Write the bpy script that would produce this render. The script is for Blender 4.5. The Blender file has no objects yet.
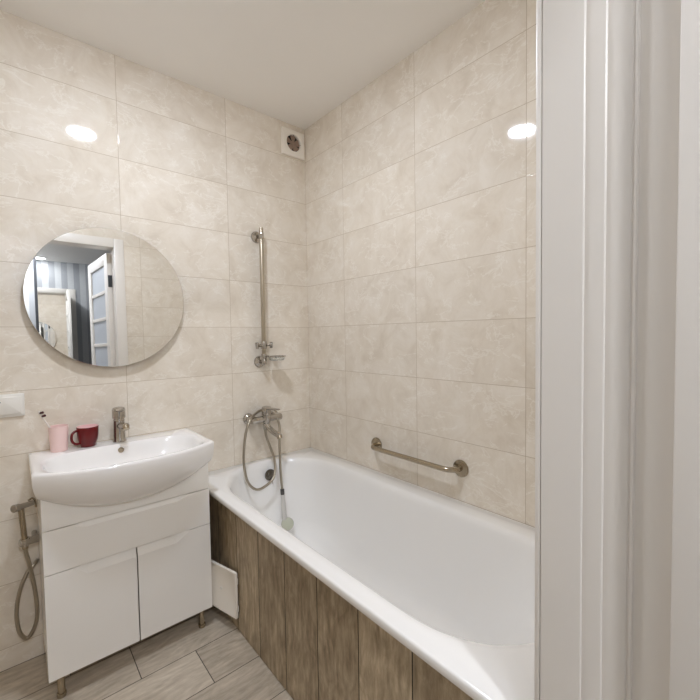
import bpy, bmesh, math, random
from mathutils import Vector, Matrix

S = bpy.context.scene
COL = S.collection
PI = math.pi

# ------------------------------------------------------------------ camera
cam_d = bpy.data.cameras.new('camera')
cam = bpy.data.objects.new('camera', cam_d)
COL.objects.link(cam)
_r = Vector((0.75632715, -0.65401956, -0.01508812))
_u = Vector((0.03671431, 0.01940756, 0.99913733))
_f = Vector((0.65316254, 0.75622864, -0.03869034))
cam.matrix_world = Matrix(((_r.x, _u.x, -_f.x, -1.396375),
                           (_r.y, _u.y, -_f.y, -2.00875),
                           (_r.z, _u.z, -_f.z, 1.2835),
                           (0, 0, 0, 1)))
cam_d.sensor_width = 36.0
cam_d.lens = 392.34 / 700 * 36
cam_d.clip_start = 0.01
cam_d.clip_end = 50
S.camera = cam

# ------------------------------------------------------------------ world, exposure
w = bpy.data.worlds.new('world')
w.use_nodes = True
w.node_tree.nodes['Background'].inputs[0].default_value = (0.02, 0.02, 0.02, 1)
S.world = w
S.view_settings.view_transform = 'Standard'
S.view_settings.look = 'None'
S.view_settings.gamma = 1.0
S.view_settings.use_curve_mapping = False
S.view_settings.exposure = 0.48
try:
    S.cycles.use_denoising = True
    S.cycles.max_bounces = 14
    S.cycles.diffuse_bounces = 8
    S.cycles.glossy_bounces = 8
    S.cycles.sample_clamp_indirect = 6.0
    S.cycles.caustics_reflective = False
    S.cycles.caustics_refractive = False
except Exception:
    pass

BATH_LAMP = (-1.03, -0.85)
HALL_LAMP = (-1.06, -2.12)
BATH_POWER = 216.0
HALL_POWER = 60.0
FILL_POWER = 455.0  # strength of the added fill lamp out in the hall
BATH_COLOR = (0.925, 0.995, 1.125)
HALL_COLOR = (0.95, 0.975, 1.03)

# dimensions (metres): corner of the tiled walls is x = 0, y = 0
ZC = 2.5308                 # ceiling
ZE = 1.33380                # a tile course
TH, TW = 0.25, 0.5025       # tile
YF = -1.725                 # bathroom face of the front wall
YH = -1.900                 # hall face of the front wall
XL = -2.06                  # left wall
YFAR = -3.57                # far hall wall
OX0, OX1, OZ = -1.475, -0.735, 2.06   # door opening
RIM = 0.585                 # bath rim height


# ------------------------------------------------------------------ materials
def lin(c):
    c = c / 255.0
    return c / 12.92 if c <= 0.04045 else ((c + 0.055) / 1.055) ** 2.4


def rgb(r, g, b):
    return (lin(r), lin(g), lin(b), 1.0)


class NT:
    def __init__(self, name):
        self.m = bpy.data.materials.new(name)
        self.m.use_nodes = True
        self.t = self.m.node_tree
        self.b = self.t.nodes['Principled BSDF']

    def n(self, typ, **kw):
        nd = self.t.nodes.new(typ)
        for k, v in kw.items():
            setattr(nd, k, v)
        return nd

    def l(self, a, b):
        self.t.links.new(a, b)

    def math(self, op, a, b=None, c=None):
        nd = self.n('ShaderNodeMath', operation=op)
        for i, v in enumerate((a, b, c)):
            if v is None:
                continue
            if isinstance(v, (int, float)):
                nd.inputs[i].default_value = v
            else:
                self.l(v, nd.inputs[i])
        return nd.outputs[0]

    def mix(self, fac, a, b, mode='MIX'):
        nd = self.n('ShaderNodeMix', data_type='RGBA', blend_type=mode)
        for i, v in ((0, fac), (6, a), (7, b)):
            if isinstance(v, (int, float)):
                nd.inputs[i].default_value = v
            elif isinstance(v, tuple):
                nd.inputs[i].default_value = v
            else:
                self.l(v, nd.inputs[i])
        return nd.outputs[2]

    def ramp(self, fac, stops, interp='LINEAR'):
        nd = self.n('ShaderNodeValToRGB')
        cr = nd.color_ramp
        cr.interpolation = interp
        while len(cr.elements) < len(stops):
            cr.elements.new(0.5)
        for e, (p, c) in zip(cr.elements, stops):
            e.position = p
            e.color = c if len(c) == 4 else (*c, 1)
        self.l(fac, nd.inputs[0])
        return nd.outputs[0]

    def pos(self):
        return self.n('ShaderNodeTexCoord').outputs['Object']

    def mapping(self, vec, scale=(1, 1, 1), loc=(0, 0, 0), rot=(0, 0, 0)):
        nd = self.n('ShaderNodeMapping')
        nd.inputs['Scale'].default_value = scale
        nd.inputs['Location'].default_value = loc
        nd.inputs['Rotation'].default_value = rot
        self.l(vec, nd.inputs['Vector'])
        return nd.outputs[0]

    def noise(self, vec, scale, detail=4, rough=0.55, dist=0.0):
        nd = self.n('ShaderNodeTexNoise')
        nd.inputs['Scale'].default_value = scale
        nd.inputs['Detail'].default_value = detail
        nd.inputs['Roughness'].default_value = rough
        nd.inputs['Distortion'].default_value = dist
        self.l(vec, nd.inputs['Vector'])
        return nd.outputs[0]

    def setp(self, **kw):
        for k, v in kw.items():
            s = self.b.inputs[k.replace('_', ' ')]
            if isinstance(v, (int, float, tuple)):
                s.default_value = v
            else:
                self.l(v, s)
        return self.m

    def bump(self, h, strength=0.3, dist=0.002):
        nd = self.n('ShaderNodeBump')
        nd.inputs['Strength'].default_value = strength
        nd.inputs['Distance'].default_value = dist
        self.l(h, nd.inputs['Height'])
        self.l(nd.outputs[0], self.b.inputs['Normal'])


def plain(name, col, rough=0.4, metal=0.0, ior=1.5, var=0.03, coat=0.0):
    """one colour with a faint cloudy variation"""
    t = NT(name)
    f = t.noise(t.pos(), 9.0, 3)
    lo = tuple(max(0, c * (1 - var)) for c in col[:3]) + (1,)
    hi = tuple(min(1, c * (1 + var)) for c in col[:3]) + (1,)
    t.setp(Base_Color=t.mix(f, lo, hi), Roughness=rough, Metallic=metal, IOR=ior, Coat_Weight=coat)
    return t.m


def tile_material(name, axis, joint):
    """cream marbled glossy wall tile; axis = horizontal axis index of the wall, joint = one vertical joint"""
    t = NT(name)
    p = t.pos()
    sp = t.n('ShaderNodeSeparateXYZ')
    t.l(p, sp.inputs[0])
    a = t.math('DIVIDE', t.math('SUBTRACT', sp.outputs[axis], joint), TW)
    z = t.math('DIVIDE', t.math('SUBTRACT', sp.outputs[2], ZE), TH)
    ia, iz = t.math('FLOOR', a), t.math('FLOOR', z)
    fa, fz = t.math('SUBTRACT', a, ia), t.math('SUBTRACT', z, iz)
    da = t.math('MULTIPLY', t.math('MINIMUM', fa, t.math('SUBTRACT', 1.0, fa)), TW)
    dz = t.math('MULTIPLY', t.math('MINIMUM', fz, t.math('SUBTRACT', 1.0, fz)), TH)
    d = t.math('MINIMUM', da, dz)
    grout = t.math('LESS_THAN', d, 0.0010)
    cid = t.n('ShaderNodeCombineXYZ')
    t.l(ia, cid.inputs[0]); t.l(iz, cid.inputs[1])
    wn = t.n('ShaderNodeTexWhiteNoise', noise_dimensions='3D')
    t.l(cid.outputs[0], wn.inputs['Vector'])
    # marbling is shifted from tile to tile
    off = t.n('ShaderNodeVectorMath', operation='MULTIPLY_ADD')
    t.l(wn.outputs['Color'], off.inputs[0])
    off.inputs[1].default_value = (5, 5, 5)
    t.l(p, off.inputs[2])
    q = off.outputs[0]
    cloud = t.noise(q, 8.0, 8, 0.68, 0.6)
    base = t.ramp(cloud, [(0.30, rgb(217, 206, 190)), (0.5, rgb(228, 219, 205)), (0.70, rgb(236, 229, 218))])
    vn = t.noise(t.mapping(q, (1, 1, 1.6)), 8.0, 5, 0.62, 0.5)
    vein = t.math('SUBTRACT', 1.0, t.math('MULTIPLY', t.math('ABSOLUTE', t.math('SUBTRACT', vn, 0.5)), 40.0))
    vein = t.math('MAXIMUM', vein, 0.0)
    brk = t.noise(q, 7.0, 2)
    vein = t.math('MULTIPLY', vein, t.math('GREATER_THAN', brk, 0.47))
    base = t.mix(t.math('MULTIPLY', vein, 0.46), base, rgb(247, 243, 235))
    spot = t.noise(t.mapping(q, (1, 1, 1)), 60.0, 3, 0.6)
    base = t.mix(t.math('MULTIPLY', spot, 0.10), base, rgb(206, 196, 180))
    tone = t.math('MULTIPLY_ADD', wn.outputs['Value'], 0.05, 0.965)
    tn = t.n('ShaderNodeCombineXYZ')
    for i in range(3):
        t.l(tone, tn.inputs[i])
    base = t.mix(1.0, base, tn.outputs[0], 'MULTIPLY')
    col = t.mix(grout, base, rgb(184, 169, 146))
    rough = t.math('MULTIPLY_ADD', grout, 0.6, 0.045)
    t.setp(Base_Color=col, Roughness=rough, IOR=1.46)
    # every tile lies at its own very slight tilt
    geo = t.n('ShaderNodeNewGeometry')
    tilt = t.n('ShaderNodeVectorMath', operation='MULTIPLY_ADD')
    c2 = t.n('ShaderNodeVectorMath', operation='SUBTRACT')
    t.l(wn.outputs['Color'], c2.inputs[0]); c2.inputs[1].default_value = (0.5, 0.5, 0.5)
    t.l(c2.outputs[0], tilt.inputs[0]); tilt.inputs[1].default_value = (0.0035, 0.0035, 0.0035)
    t.l(geo.outputs['Normal'], tilt.inputs[2])
    nrm = t.n('ShaderNodeVectorMath', operation='NORMALIZE')
    t.l(tilt.outputs[0], nrm.inputs[0])
    bm_ = t.n('ShaderNodeBump')
    bm_.inputs['Strength'].default_value = 0.2
    bm_.inputs['Distance'].default_value = 0.001
    t.l(t.math('MINIMUM', t.math('DIVIDE', d, 0.002), 1.0), bm_.inputs['Height'])
    t.l(nrm.outputs[0], bm_.inputs['Normal'])
    t.l(bm_.outputs[0], t.b.inputs['Normal'])
    return t.m


def wood_material(name, along, across, pitch, origin, dark, mid, light, rough, row_joints=None, seam=0.0016):
    """planks running along one axis; pitch = plank width measured on 'across'.
    row_joints = (length, shift per row, origin) puts butt joints in each row"""
    t = NT(name)
    p = t.pos()
    sp = t.n('ShaderNodeSeparateXYZ')
    t.l(p, sp.inputs[0])
    A, L = sp.outputs[across], sp.outputs[along]
    a = t.math('DIVIDE', t.math('SUBTRACT', A, origin), pitch)
    ia = t.math('FLOOR', a)
    fa = t.math('SUBTRACT', a, ia)
    d = t.math('MULTIPLY', t.math('MINIMUM', fa, t.math('SUBTRACT', 1.0, fa)), pitch)
    if row_joints:
        ln, sh, o2 = row_joints
        b = t.math('DIVIDE', t.math('SUBTRACT', t.math('SUBTRACT', L, o2), t.math('MULTIPLY', ia, sh)), ln)
        ib = t.math('FLOOR', b)
        fb = t.math('SUBTRACT', b, ib)
        d = t.math('MINIMUM', d, t.math('MULTIPLY', t.math('MINIMUM', fb, t.math('SUBTRACT', 1.0, fb)), ln))
    else:
        ib = None
    cid = t.n('ShaderNodeCombineXYZ')
    t.l(ia, cid.inputs[0])
    if ib is not None:
        t.l(ib, cid.inputs[1])
    wn = t.n('ShaderNodeTexWhiteNoise', noise_dimensions='3D')
    t.l(cid.outputs[0], wn.inputs['Vector'])
    off = t.n('ShaderNodeVectorMath', operation='MULTIPLY_ADD')
    t.l(wn.outputs['Color'], off.inputs[0]); off.inputs[1].default_value = (7, 7, 7)
    t.l(p, off.inputs[2])
    sc = [1, 1, 1]
    sc[along] = 0.16
    q = t.mapping(off.outputs[0], tuple(sc))
    grain = t.noise(q, 80, 8, 0.72, 0.5)
    sc2 = [1, 1, 1]
    sc2[along] = 0.42
    flow = t.noise(t.mapping(off.outputs[0], tuple(sc2)), 14, 5, 0.6, 1.8)
    wv = t.n('ShaderNodeTexWave', wave_type='BANDS', bands_direction='XYZ'[across])
    wv.inputs['Scale'].default_value = 9
    wv.inputs['Distortion'].default_value = 12
    wv.inputs['Detail'].default_value = 4
    wv.inputs['Detail Scale'].default_value = 1.2
    t.l(t.mapping(off.outputs[0], tuple(sc2)), wv.inputs['Vector'])
    g = t.math('MULTIPLY_ADD', grain, 0.5, t.math('MULTIPLY', flow, 0.5))
    g = t.math('MULTIPLY_ADD', wv.outputs['Fac'], 0.06, t.math('MULTIPLY', g, 0.92))
    g = t.math('ADD', g, t.math('MULTIPLY_ADD', wn.outputs['Value'], 0.12, -0.06))
    col = t.ramp(g, [(0.34, dark), (0.53, mid), (0.70, light)])
    seamf = t.math('LESS_THAN', d, seam)
    col = t.mix(seamf, col, tuple(c * 0.2 for c in dark[:3]) + (1,))
    t.setp(Base_Color=col, Roughness=t.math('MULTIPLY_ADD', grain, 0.2, rough - 0.1))
    t.bump(t.math('MULTIPLY_ADD', t.math('MINIMUM', t.math('DIVIDE', d, 0.003), 1.0), 1.0,
                  t.math('MULTIPLY', grain, 0.25)), 0.4, 0.0012)
    return t.m


def wallpaper_material():
    t = NT('striped grey wallpaper')
    sp = t.n('ShaderNodeSeparateXYZ')
    t.l(t.pos(), sp.inputs[0])
    s = t.math('ADD', sp.outputs[0], sp.outputs[1])
    f = t.math('FRACT', t.math('DIVIDE', s, 0.15))
    g = t.math('GREATER_THAN', f, 0.5)
    n = t.noise(t.pos(), 30, 4)
    a = t.mix(n, rgb(164, 167, 171), rgb(173, 175, 179))
    b = t.mix(n, rgb(198, 200, 203), rgb(208, 210, 212))
    t.setp(Base_Color=t.mix(g, a, b), Roughness=0.6)
    return t.m


def emission(name, col, strength):
    t = NT(name)
    t.setp(Base_Color=(0.9, 0.9, 0.9, 1), Emission_Color=(*col, 1), Emission_Strength=strength)
    return t.m


M = {}
M['tile_back'] = tile_material('cream wall tile back', 0, -0.502)
M['tile_side'] = tile_material('cream wall tile side', 1, -0.352)
M['tile_front'] = tile_material('cream wall tile front', 0, -0.541)
M['ceiling'] = plain('matt white ceiling paint', rgb(242, 240, 237), 0.7, var=0.01)
M['floor'] = wood_material('grey wood floor tile', 0, 1, 0.2, -0.002, rgb(160, 149, 133), rgb(192, 180, 163),
                           rgb(216, 206, 190), 0.42, (1.0, -0.20, -0.47))
M['apron'] = wood_material('dark brown plank', 2, 1, 0.1965, -0.0285, rgb(124, 108, 86), rgb(174, 157, 131),
                           rgb(212, 198, 172), 0.5, None, 0.0019)
M['wallpaper'] = wallpaper_material()
M['white_trim'] = plain('white painted door trim', rgb(226, 221, 214), 0.32, var=0.012)
M['acrylic'] = plain('white bath acrylic', rgb(238, 237, 235), 0.13, var=0.008, coat=0.3)
M['ceramic'] = plain('white glazed ceramic', rgb(240, 238, 236), 0.09, var=0.006, coat=0.4)
M['gloss_white'] = plain('white gloss cabinet', rgb(240, 238, 234), 0.2, var=0.008)
M['plastic_white'] = plain('white plastic', rgb(228, 225, 218), 0.35, var=0.01)
M['plastic_cream'] = plain('cream white plastic', rgb(238, 232, 222), 0.4, var=0.015)
M['chrome'] = plain('polished chrome', rgb(186, 181, 174), 0.1, 1.0, var=0.02)
M['steel'] = plain('brushed steel', rgb(172, 160, 140), 0.22, 1.0, var=0.03)
M['hose'] = plain('braided metal hose', rgb(172, 164, 150), 0.28, 1.0, var=0.06)
M['dark'] = plain('dark hollow', rgb(24, 21, 18), 0.7)
M['fan'] = plain('brown fan plastic', rgb(150, 128, 112), 0.5)
M['grey_rubber'] = plain('grey rubber', rgb(70, 68, 66), 0.6)
M['spray_face'] = plain('greyish spray plate', rgb(176, 178, 160), 0.4)
M['clear'] = plain('pale grey plastic', rgb(196, 194, 190), 0.2)
M['dish_glass'] = plain('clear glass', (0.93, 0.95, 0.93, 1), 0.08, var=0.0)
M['dish_glass'].node_tree.nodes['Principled BSDF'].inputs['Transmission Weight'].default_value = 0.85
M['satin'] = plain('satin steel', rgb(186, 176, 158), 0.38, 1.0, var=0.02)
M['chrome_dark_reflection'] = plain('chrome with painted dark reflection', rgb(112, 107, 100), 0.25, 1.0)  # dark reflection of the overflow chrome put into its base colour
M['pink'] = plain('pale pink plastic', rgb(236, 206, 202), 0.4)
M['pink_in'] = plain('pale pink glaze', rgb(236, 200, 200), 0.25)
M['maroon'] = plain('dark red glaze', rgb(100, 8, 12), 0.28)
M['brush_white'] = plain('white brush plastic', rgb(235, 228, 222), 0.35)
M['bristle'] = plain('dark red bristles', rgb(70, 24, 28), 0.7)
M['mirror'] = plain('mirror silver', (0.93, 0.935, 0.925, 1), 0.0, 1.0, var=0.0)
M['mirror_back'] = plain('mirror backing', rgb(150, 135, 112), 0.4)
M['frosted'] = plain('frosted grey door glass', rgb(184, 190, 198), 0.35)
M['dark_frame'] = plain('dark grey aluminium', rgb(72, 74, 78), 0.4, 0.5)
M['lamp_bath'] = emission('lit warm white diffuser', BATH_COLOR, BATH_POWER)
M['lamp_hall'] = emission('lit cool white diffuser', HALL_COLOR, HALL_POWER)
M['lamp_fill'] = emission('added cool white fill light', HALL_COLOR, FILL_POWER)  # only for the added fill lamp


# ------------------------------------------------------------------ mesh helpers
def finish(bm, name, mat, parent=None, smooth=True, angle=35, mats=None):
    bmesh.ops.remove_doubles(bm, verts=bm.verts, dist=1e-6)
    bmesh.ops.recalc_face_normals(bm, faces=bm.faces)
    me = bpy.data.meshes.new(name)
    bm.to_mesh(me)
    bm.free()
    me.materials.append(M[mat] if isinstance(mat, str) else mat)
    for m in (mats or []):
        me.materials.append(M[m])
    if smooth:
        for p in me.polygons:
            p.use_smooth = True
        me.set_sharp_from_angle(angle=math.radians(angle))
    o = bpy.data.objects.new(name, me)
    COL.objects.link(o)
    if parent is not None:
        o.parent = parent
        o.matrix_parent_inverse = Matrix.Translation(parent.location).inverted() if not any(parent.rotation_euler) \
            else parent.matrix_basis.inverted()
    return o


def tag(o, label=None, cat=None, group=None, kind=None):
    if label: o['label'] = label
    if cat: o['category'] = cat
    if group: o['group'] = group
    if kind: o['kind'] = kind
    return o


def thing(name, label, cat, loc, group=None, kind=None):
    o = bpy.data.objects.new(name, None)
    o.empty_display_size = 0.05
    COL.objects.link(o)
    o.location = loc
    return tag(o, label, cat, group, kind)


def box(bm, x0, x1, y0, y1, z0, z1, bev=0.0, seg=2, mat=None):
    vs = [bm.verts.new(c) for c in ((x0, y0, z0), (x1, y0, z0), (x1, y1, z0), (x0, y1, z0),
                                    (x0, y0, z1), (x1, y0, z1), (x1, y1, z1), (x0, y1, z1))]
    fs = [bm.faces.new([vs[i] for i in q]) for q in ((0, 3, 2, 1), (4, 5, 6, 7), (0, 1, 5, 4),
                                                    (1, 2, 6, 5), (2, 3, 7, 6), (3, 0, 4, 7))]
    if mat is not None:
        for f in fs: f.material_index = mat
    if bev:
        es = list({e for f in fs for e in f.edges})
        bmesh.ops.bevel(bm, geom=es, offset=bev, segments=seg, affect='EDGES', profile=0.5)
    return vs


def newbox(*a, **k):
    bm = bmesh.new()
    box(bm, *a, **k)
    return bm


def frame_of(d):
    d = d.normalized()
    up = Vector((0, 0, 1)) if abs(d.z) < 0.95 else Vector((1, 0, 0))
    a = d.cross(up).normalized()
    return a, a.cross(d).normalized()


def loft(bm, loops, cap0=True, cap1=True, closed=True, mat=0):
    rings = [[bm.verts.new(p) for p in lp] for lp in loops]
    n = len(rings[0])
    for a, b in zip(rings, rings[1:]):
        for i in range(n if closed else n - 1):
            j = (i + 1) % n
            f = bm.faces.new((a[i], a[j], b[j], b[i]))
            f.material_index = mat
    if cap0:
        bm.faces.new(rings[0][::-1]).material_index = mat
    if cap1:
        bm.faces.new(rings[-1]).material_index = mat
    return rings


def lathe(bm, origin, axis, prof, seg=32, cap0=True, cap1=True, mat=0):
    """prof = [(distance along axis, radius)]"""
    origin = Vector(origin)
    d = Vector(axis).normalized()
    a, b = frame_of(d)
    loops = []
    for t, r in prof:
        r = max(r, 1e-5)
        loops.append([origin + d * t + (a * math.cos(2 * PI * i / seg) + b * math.sin(2 * PI * i / seg)) * r
                      for i in range(seg)])
    return loft(bm, loops, cap0, cap1, mat=mat)


def cyl(bm, p0, p1, r0, r1=None, seg=24, bev=0.0, mat=0):
    p0, p1 = Vector(p0), Vector(p1)
    r1 = r0 if r1 is None else r1
    L = (p1 - p0).length
    if bev:
        prof = [(0, r0 - bev), (bev * 0.3, r0 - bev * 0.3), (bev, r0), (L - bev, r1), (L - bev * 0.3, r1 - bev * 0.3), (L, r1 - bev)]
    else:
        prof = [(0, r0), (L, r1)]
    return lathe(bm, p0, p1 - p0, prof, seg, mat=mat)


def spline(pts, n=12):
    pts = [Vector(p) for p in pts]
    P = [pts[0] * 2 - pts[1]] + pts + [pts[-1] * 2 - pts[-2]]
    out = []
    for i in range(1, len(P) - 2):
        p0, p1, p2, p3 = P[i - 1:i + 3]
        for k in range(n):
            t = k / n
            out.append(0.5 * ((2 * p1) + (p2 - p0) * t + (2 * p0 - 5 * p1 + 4 * p2 - p3) * t * t
                              + (3 * p1 - p0 - 3 * p2 + p3) * t ** 3))
    out.append(pts[-1])
    return out


def resample(pts, step):
    out = [pts[0].copy()]
    acc = 0.0
    for a, b in zip(pts, pts[1:]):
        L = (b - a).length
        while acc + L >= step:
            f = (step - acc) / L
            a = a.lerp(b, f)
            out.append(a.copy())
            L = (b - a).length
            acc = 0.0
        acc += L
    if (out[-1] - pts[-1]).length > 1e-4:
        out.append(pts[-1])
    return out


def tube(bm, pts, r, seg=12, ribbed=0.0, mat=0, radii=None):
    pts = [Vector(p) for p in pts]
    n = len(pts)
    tang = []
    for i in range(n):
        tang.append((pts[min(i + 1, n - 1)] - pts[max(i - 1, 0)]).normalized())
    a, b = frame_of(tang[0])
    loops = []
    for i in range(n):
        if i:
            ax = tang[i - 1].cross(tang[i])
            if ax.length > 1e-7:
                R = Matrix.Rotation(tang[i - 1].angle(tang[i]), 3, ax.normalized())
                a, b = R @ a, R @ b
        rr = radii[i] if radii else r * (1 + (ribbed if i % 2 else -ribbed))
        loops.append([pts[i] + (a * math.cos(2 * PI * k / seg) + b * math.sin(2 * PI * k / seg)) * rr for k in range(seg)])
    loft(bm, loops, mat=mat)


def prism(bm, poly, axis, v0, v1, mat=0):
    """extrude a 2D polygon along axis (0,1,2); poly in the other two axes in order"""
    def P(q, v):
        c = list(q)
        c.insert(axis, v)
        return Vector(c)
    loft(bm, [[P(q, v0) for q in poly], [P(q, v1) for q in poly]], mat=mat)


def rrect(x0, x1, y0, y1, r, k=6):
    pts = []
    for cx, cy, a0 in ((x1 - r, y1 - r, 0), (x0 + r, y1 - r, 90), (x0 + r, y0 + r, 180), (x1 - r, y0 + r, 270)):
        for i in range(k + 1):
            a = math.radians(a0 + 90 * i / k)
            pts.append((cx + r * math.cos(a), cy + r * math.sin(a)))
    return pts


def struct(name, bm, mat, label=None, **k):
    o = finish(bm, name, mat, **k)
    return tag(o, label, None, None, 'structure')


# ------------------------------------------------------------------ the room
HX0, HX1 = -2.6, 0.6
struct('floor', newbox(HX0 - .1, HX1 + .1, YFAR - .1, 0.1, -0.1, 0), 'floor', smooth=False)
struct('ceiling', newbox(HX0 - .1, HX1 + .1, YFAR - .1, 0.1, ZC, ZC + 0.1), 'ceiling', smooth=False)
struct('wall_back', newbox(XL - .1, 0.1, 0, 0.1, 0, ZC), 'tile_back', smooth=False)
struct('wall_right', newbox(0, 0.1, YF - 0.01, 0, 0, ZC), 'tile_side', smooth=False)
struct('wall_left', newbox(XL - 0.1, XL, YF - 0.01, 0, 0, ZC), 'tile_side', smooth=False)
YM = -1.80
bm = bmesh.new()
JX0, JX1, JZ = OX0 - 0.02, OX1 + 0.028, OZ + 0.02       # rough opening behind the door frame
for (a, b, z0, z1) in ((XL, JX0, 0, ZC), (JX1, 0, 0, ZC), (JX0, JX1, JZ, ZC)):
    box(bm, a, b, YM, YF, z0, z1)
struct('wall_front', bm, 'tile_front', smooth=False)
bm = bmesh.new()
for (a, b, z0, z1) in ((HX0, JX0, 0, ZC), (JX1, HX1, 0, ZC), (JX0, JX1, JZ, ZC)):
    box(bm, a, b, YH, YM, z0, z1)
struct('wall_hall_near', bm, 'wallpaper', smooth=False)
struct('wall_hall_far', newbox(HX0, HX1, YFAR - .1, YFAR, 0, ZC), 'wallpaper', smooth=False)
struct('wall_hall_left', newbox(HX0 - .1, HX0, YFAR, YH, 0, ZC), 'wallpaper', smooth=False)
struct('wall_hall_right', newbox(HX1, HX1 + .1, YFAR, YH, 0, ZC), 'wallpaper', smooth=False)

# door frame (jambs and head): profile stepped towards the hall, with a seal groove and a rebate for the leaf
def jamb_profile():
    # (depth y, inset from the opening) going from the bathroom face to the hall face
    return [(YF - 0.001, 0.0), (-1.7845, 0.0), (-1.7862, 0.0004), (-1.7874, 0.0014), (-1.788, 0.003),
            (-1.8120, 0.003), (-1.8137, 0.0034), (-1.8149, 0.0044), (-1.8155, 0.006),
            (-1.8440, 0.006), (-1.8455, 0.0066), (-1.8462, 0.0085), (-1.8485, 0.0088), (-1.849, 0.007),
            (-1.850, 0.0062), (-1.852, 0.0062), (-1.8530, 0.0072), (-1.8535, 0.0100), (-1.857, 0.0104),
            (-1.864, 0.0102), (-1.875, 0.0098), (-1.888, 0.0096), (YH - 0.001, 0.0098)]


bm = bmesh.new()
pr_ = jamb_profile()
def jamb_post(side):
    xo = OX1 if side > 0 else OX0
    poly = [(xo + side * i, y) for y, i in pr_] + [(xo + side * 0.0275, YH - 0.001), (xo + side * 0.0275, YF - 0.001)]
    prism(bm, poly, 2, 0.0, OZ)
jamb_post(1)
prL = [(OX0 - min(i, 0.0185), y) for y, i in pr_] + [(OX0 - 0.0195, YH - 0.001), (OX0 - 0.0195, YF - 0.001)]
prism(bm, prL, 2, 0.0, OZ)
prH = [(y, OZ + min(i, 0.0185)) for y, i in pr_] + [(YH - 0.001, OZ + 0.0195), (YF - 0.001, OZ + 0.0195)]
prism(bm, prH, 0, OX0 - 0.018, OX1 + 0.018)
struct('trim_1', bm, 'white_trim', 'white stepped door frame lining the bathroom doorway', angle=25)


def casing(name, y0, y1, sides, label):
    bm = bmesh.new()
    W = 0.07
    for s in sides:
        xo = OX1 if s > 0 else OX0
        xa, xb = xo, xo + s * W
        box(bm, min(xa, xb), max(xa, xb), min(y0, y1), max(y0, y1), 0.0, OZ + W, 0.0018, 2)
    box(bm, OX0 + 0.0005, OX1 - 0.0005, min(y0, y1), max(y0, y1), OZ, OZ + W, 0.0018, 2)
    return struct(name, bm, 'white_trim', label)


casing('trim_2', YF + 0.0095, YF + 0.0005, (-1, 1), 'white flat door casing on the tiled bathroom side')
bm = bmesh.new()
box(bm, OX1 + 0.028, OX1 + 0.10, YH - 0.0105, YH - 0.0005, 0, OZ + 0.08, 0.002)
box(bm, OX0 - 0.10, OX0 - 0.02, YH - 0.0105, YH - 0.0005, 0, OZ + 0.08, 0.002)
box(bm, OX0 - 0.0195, OX1 + 0.0275, YH - 0.0105, YH - 0.0005, OZ + 0.02, OZ + 0.08, 0.002)
struct('trim_3', bm, 'white_trim', 'white flat door casing on the hall side')

# door leaf, swung open into the hall
LEAF_W, LEAF_T, LEAF_Z0, LEAF_Z1 = 0.70, 0.038, 0.008, 2.045
door = thing('door_1', 'white door leaf with grey glass panes swung open into the hall', None,
             (OX1 + 0.012, -1.9045, 0.0), kind='structure')
ang = math.radians(-93.6)
door.rotation_euler = (0, 0, ang)


def leafpart(bm, name, mat, **k):
    o = finish(bm, name, mat, **k)
    o.parent = door
    return o


# leaf local frame: x along the width from the hinge, y across the thickness (the face towards -x of the room is y < 0)
Yf0, Yf1 = -LEAF_T, 0.0
bm = bmesh.new()
ST = 0.095
box(bm, 0, ST, Yf0, Yf1, LEAF_Z0, LEAF_Z1, 0.002)
box(bm, LEAF_W - ST, LEAF_W, Yf0, Yf1, LEAF_Z0, LEAF_Z1, 0.002)
NP = 8
zb, zt = LEAF_Z0 + 0.12, LEAF_Z1 - 0.085
pitch = (zt - zb) / NP
box(bm, ST, LEAF_W - ST, Yf0, Yf1, LEAF_Z0, zb, 0.001)
box(bm, ST, LEAF_W - ST, Yf0, Yf1, zt, LEAF_Z1, 0.001)
for i in range(1, NP):
    box(bm, ST, LEAF_W - ST, Yf0 + 0.004, Yf1 - 0.004, zb + i * pitch - 0.014, zb + i * pitch + 0.014, 0.001)
leafpart(bm, 'leaf_frame', 'white_trim')
for i in range(NP):
    za = zb + i * pitch + (0.014 if i else 0)
    zc_ = zb + (i + 1) * pitch - (0.014 if i < NP - 1 else 0)
    leafpart(newbox(ST, LEAF_W - ST, Yf0 + 0.014, Yf1 - 0.014, za, zc_), 'glass_pane', 'frosted', smooth=False)
for zz in (0.25, 1.76):
    bm = bmesh.new()
    cyl(bm, (-0.006, 0.002, zz), (-0.006, 0.002, zz + 0.10), 0.0065, seg=14, bev=0.001)
    box(bm, -0.004, 0.0, -0.032, 0.0, zz, zz + 0.10)
    leafpart(bm, 'hinge', 'dark_frame')
bm = bmesh.new()
for s, y in ((-1, Yf0), (1, Yf1)):
    cyl(bm, (LEAF_W - 0.055, y, 1.03), (LEAF_W - 0.055, y + s * 0.008, 1.03), 0.026, seg=28, bev=0.002)
    tube(bm, spline([(LEAF_W - 0.055, y + s * 0.006, 1.03), (LEAF_W - 0.055, y + s * 0.04, 1.03),
                     (LEAF_W - 0.07, y + s * 0.05, 1.03), (LEAF_W - 0.12, y + s * 0.05, 1.03),
                     (LEAF_W - 0.175, y + s * 0.05, 1.03)], 6), 0.009, 12)
leafpart(bm, 'door_handle', 'dark_frame')

# ------------------------------------------------------------------ bathtub
TX0, TX1, TY0, TY1 = -0.733, -0.002, -1.702, -0.002
KA = 24
def end_param():
    return [PI * i / (2 * KA) * 1.0 for i in range(2 * KA + 1)]


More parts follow.
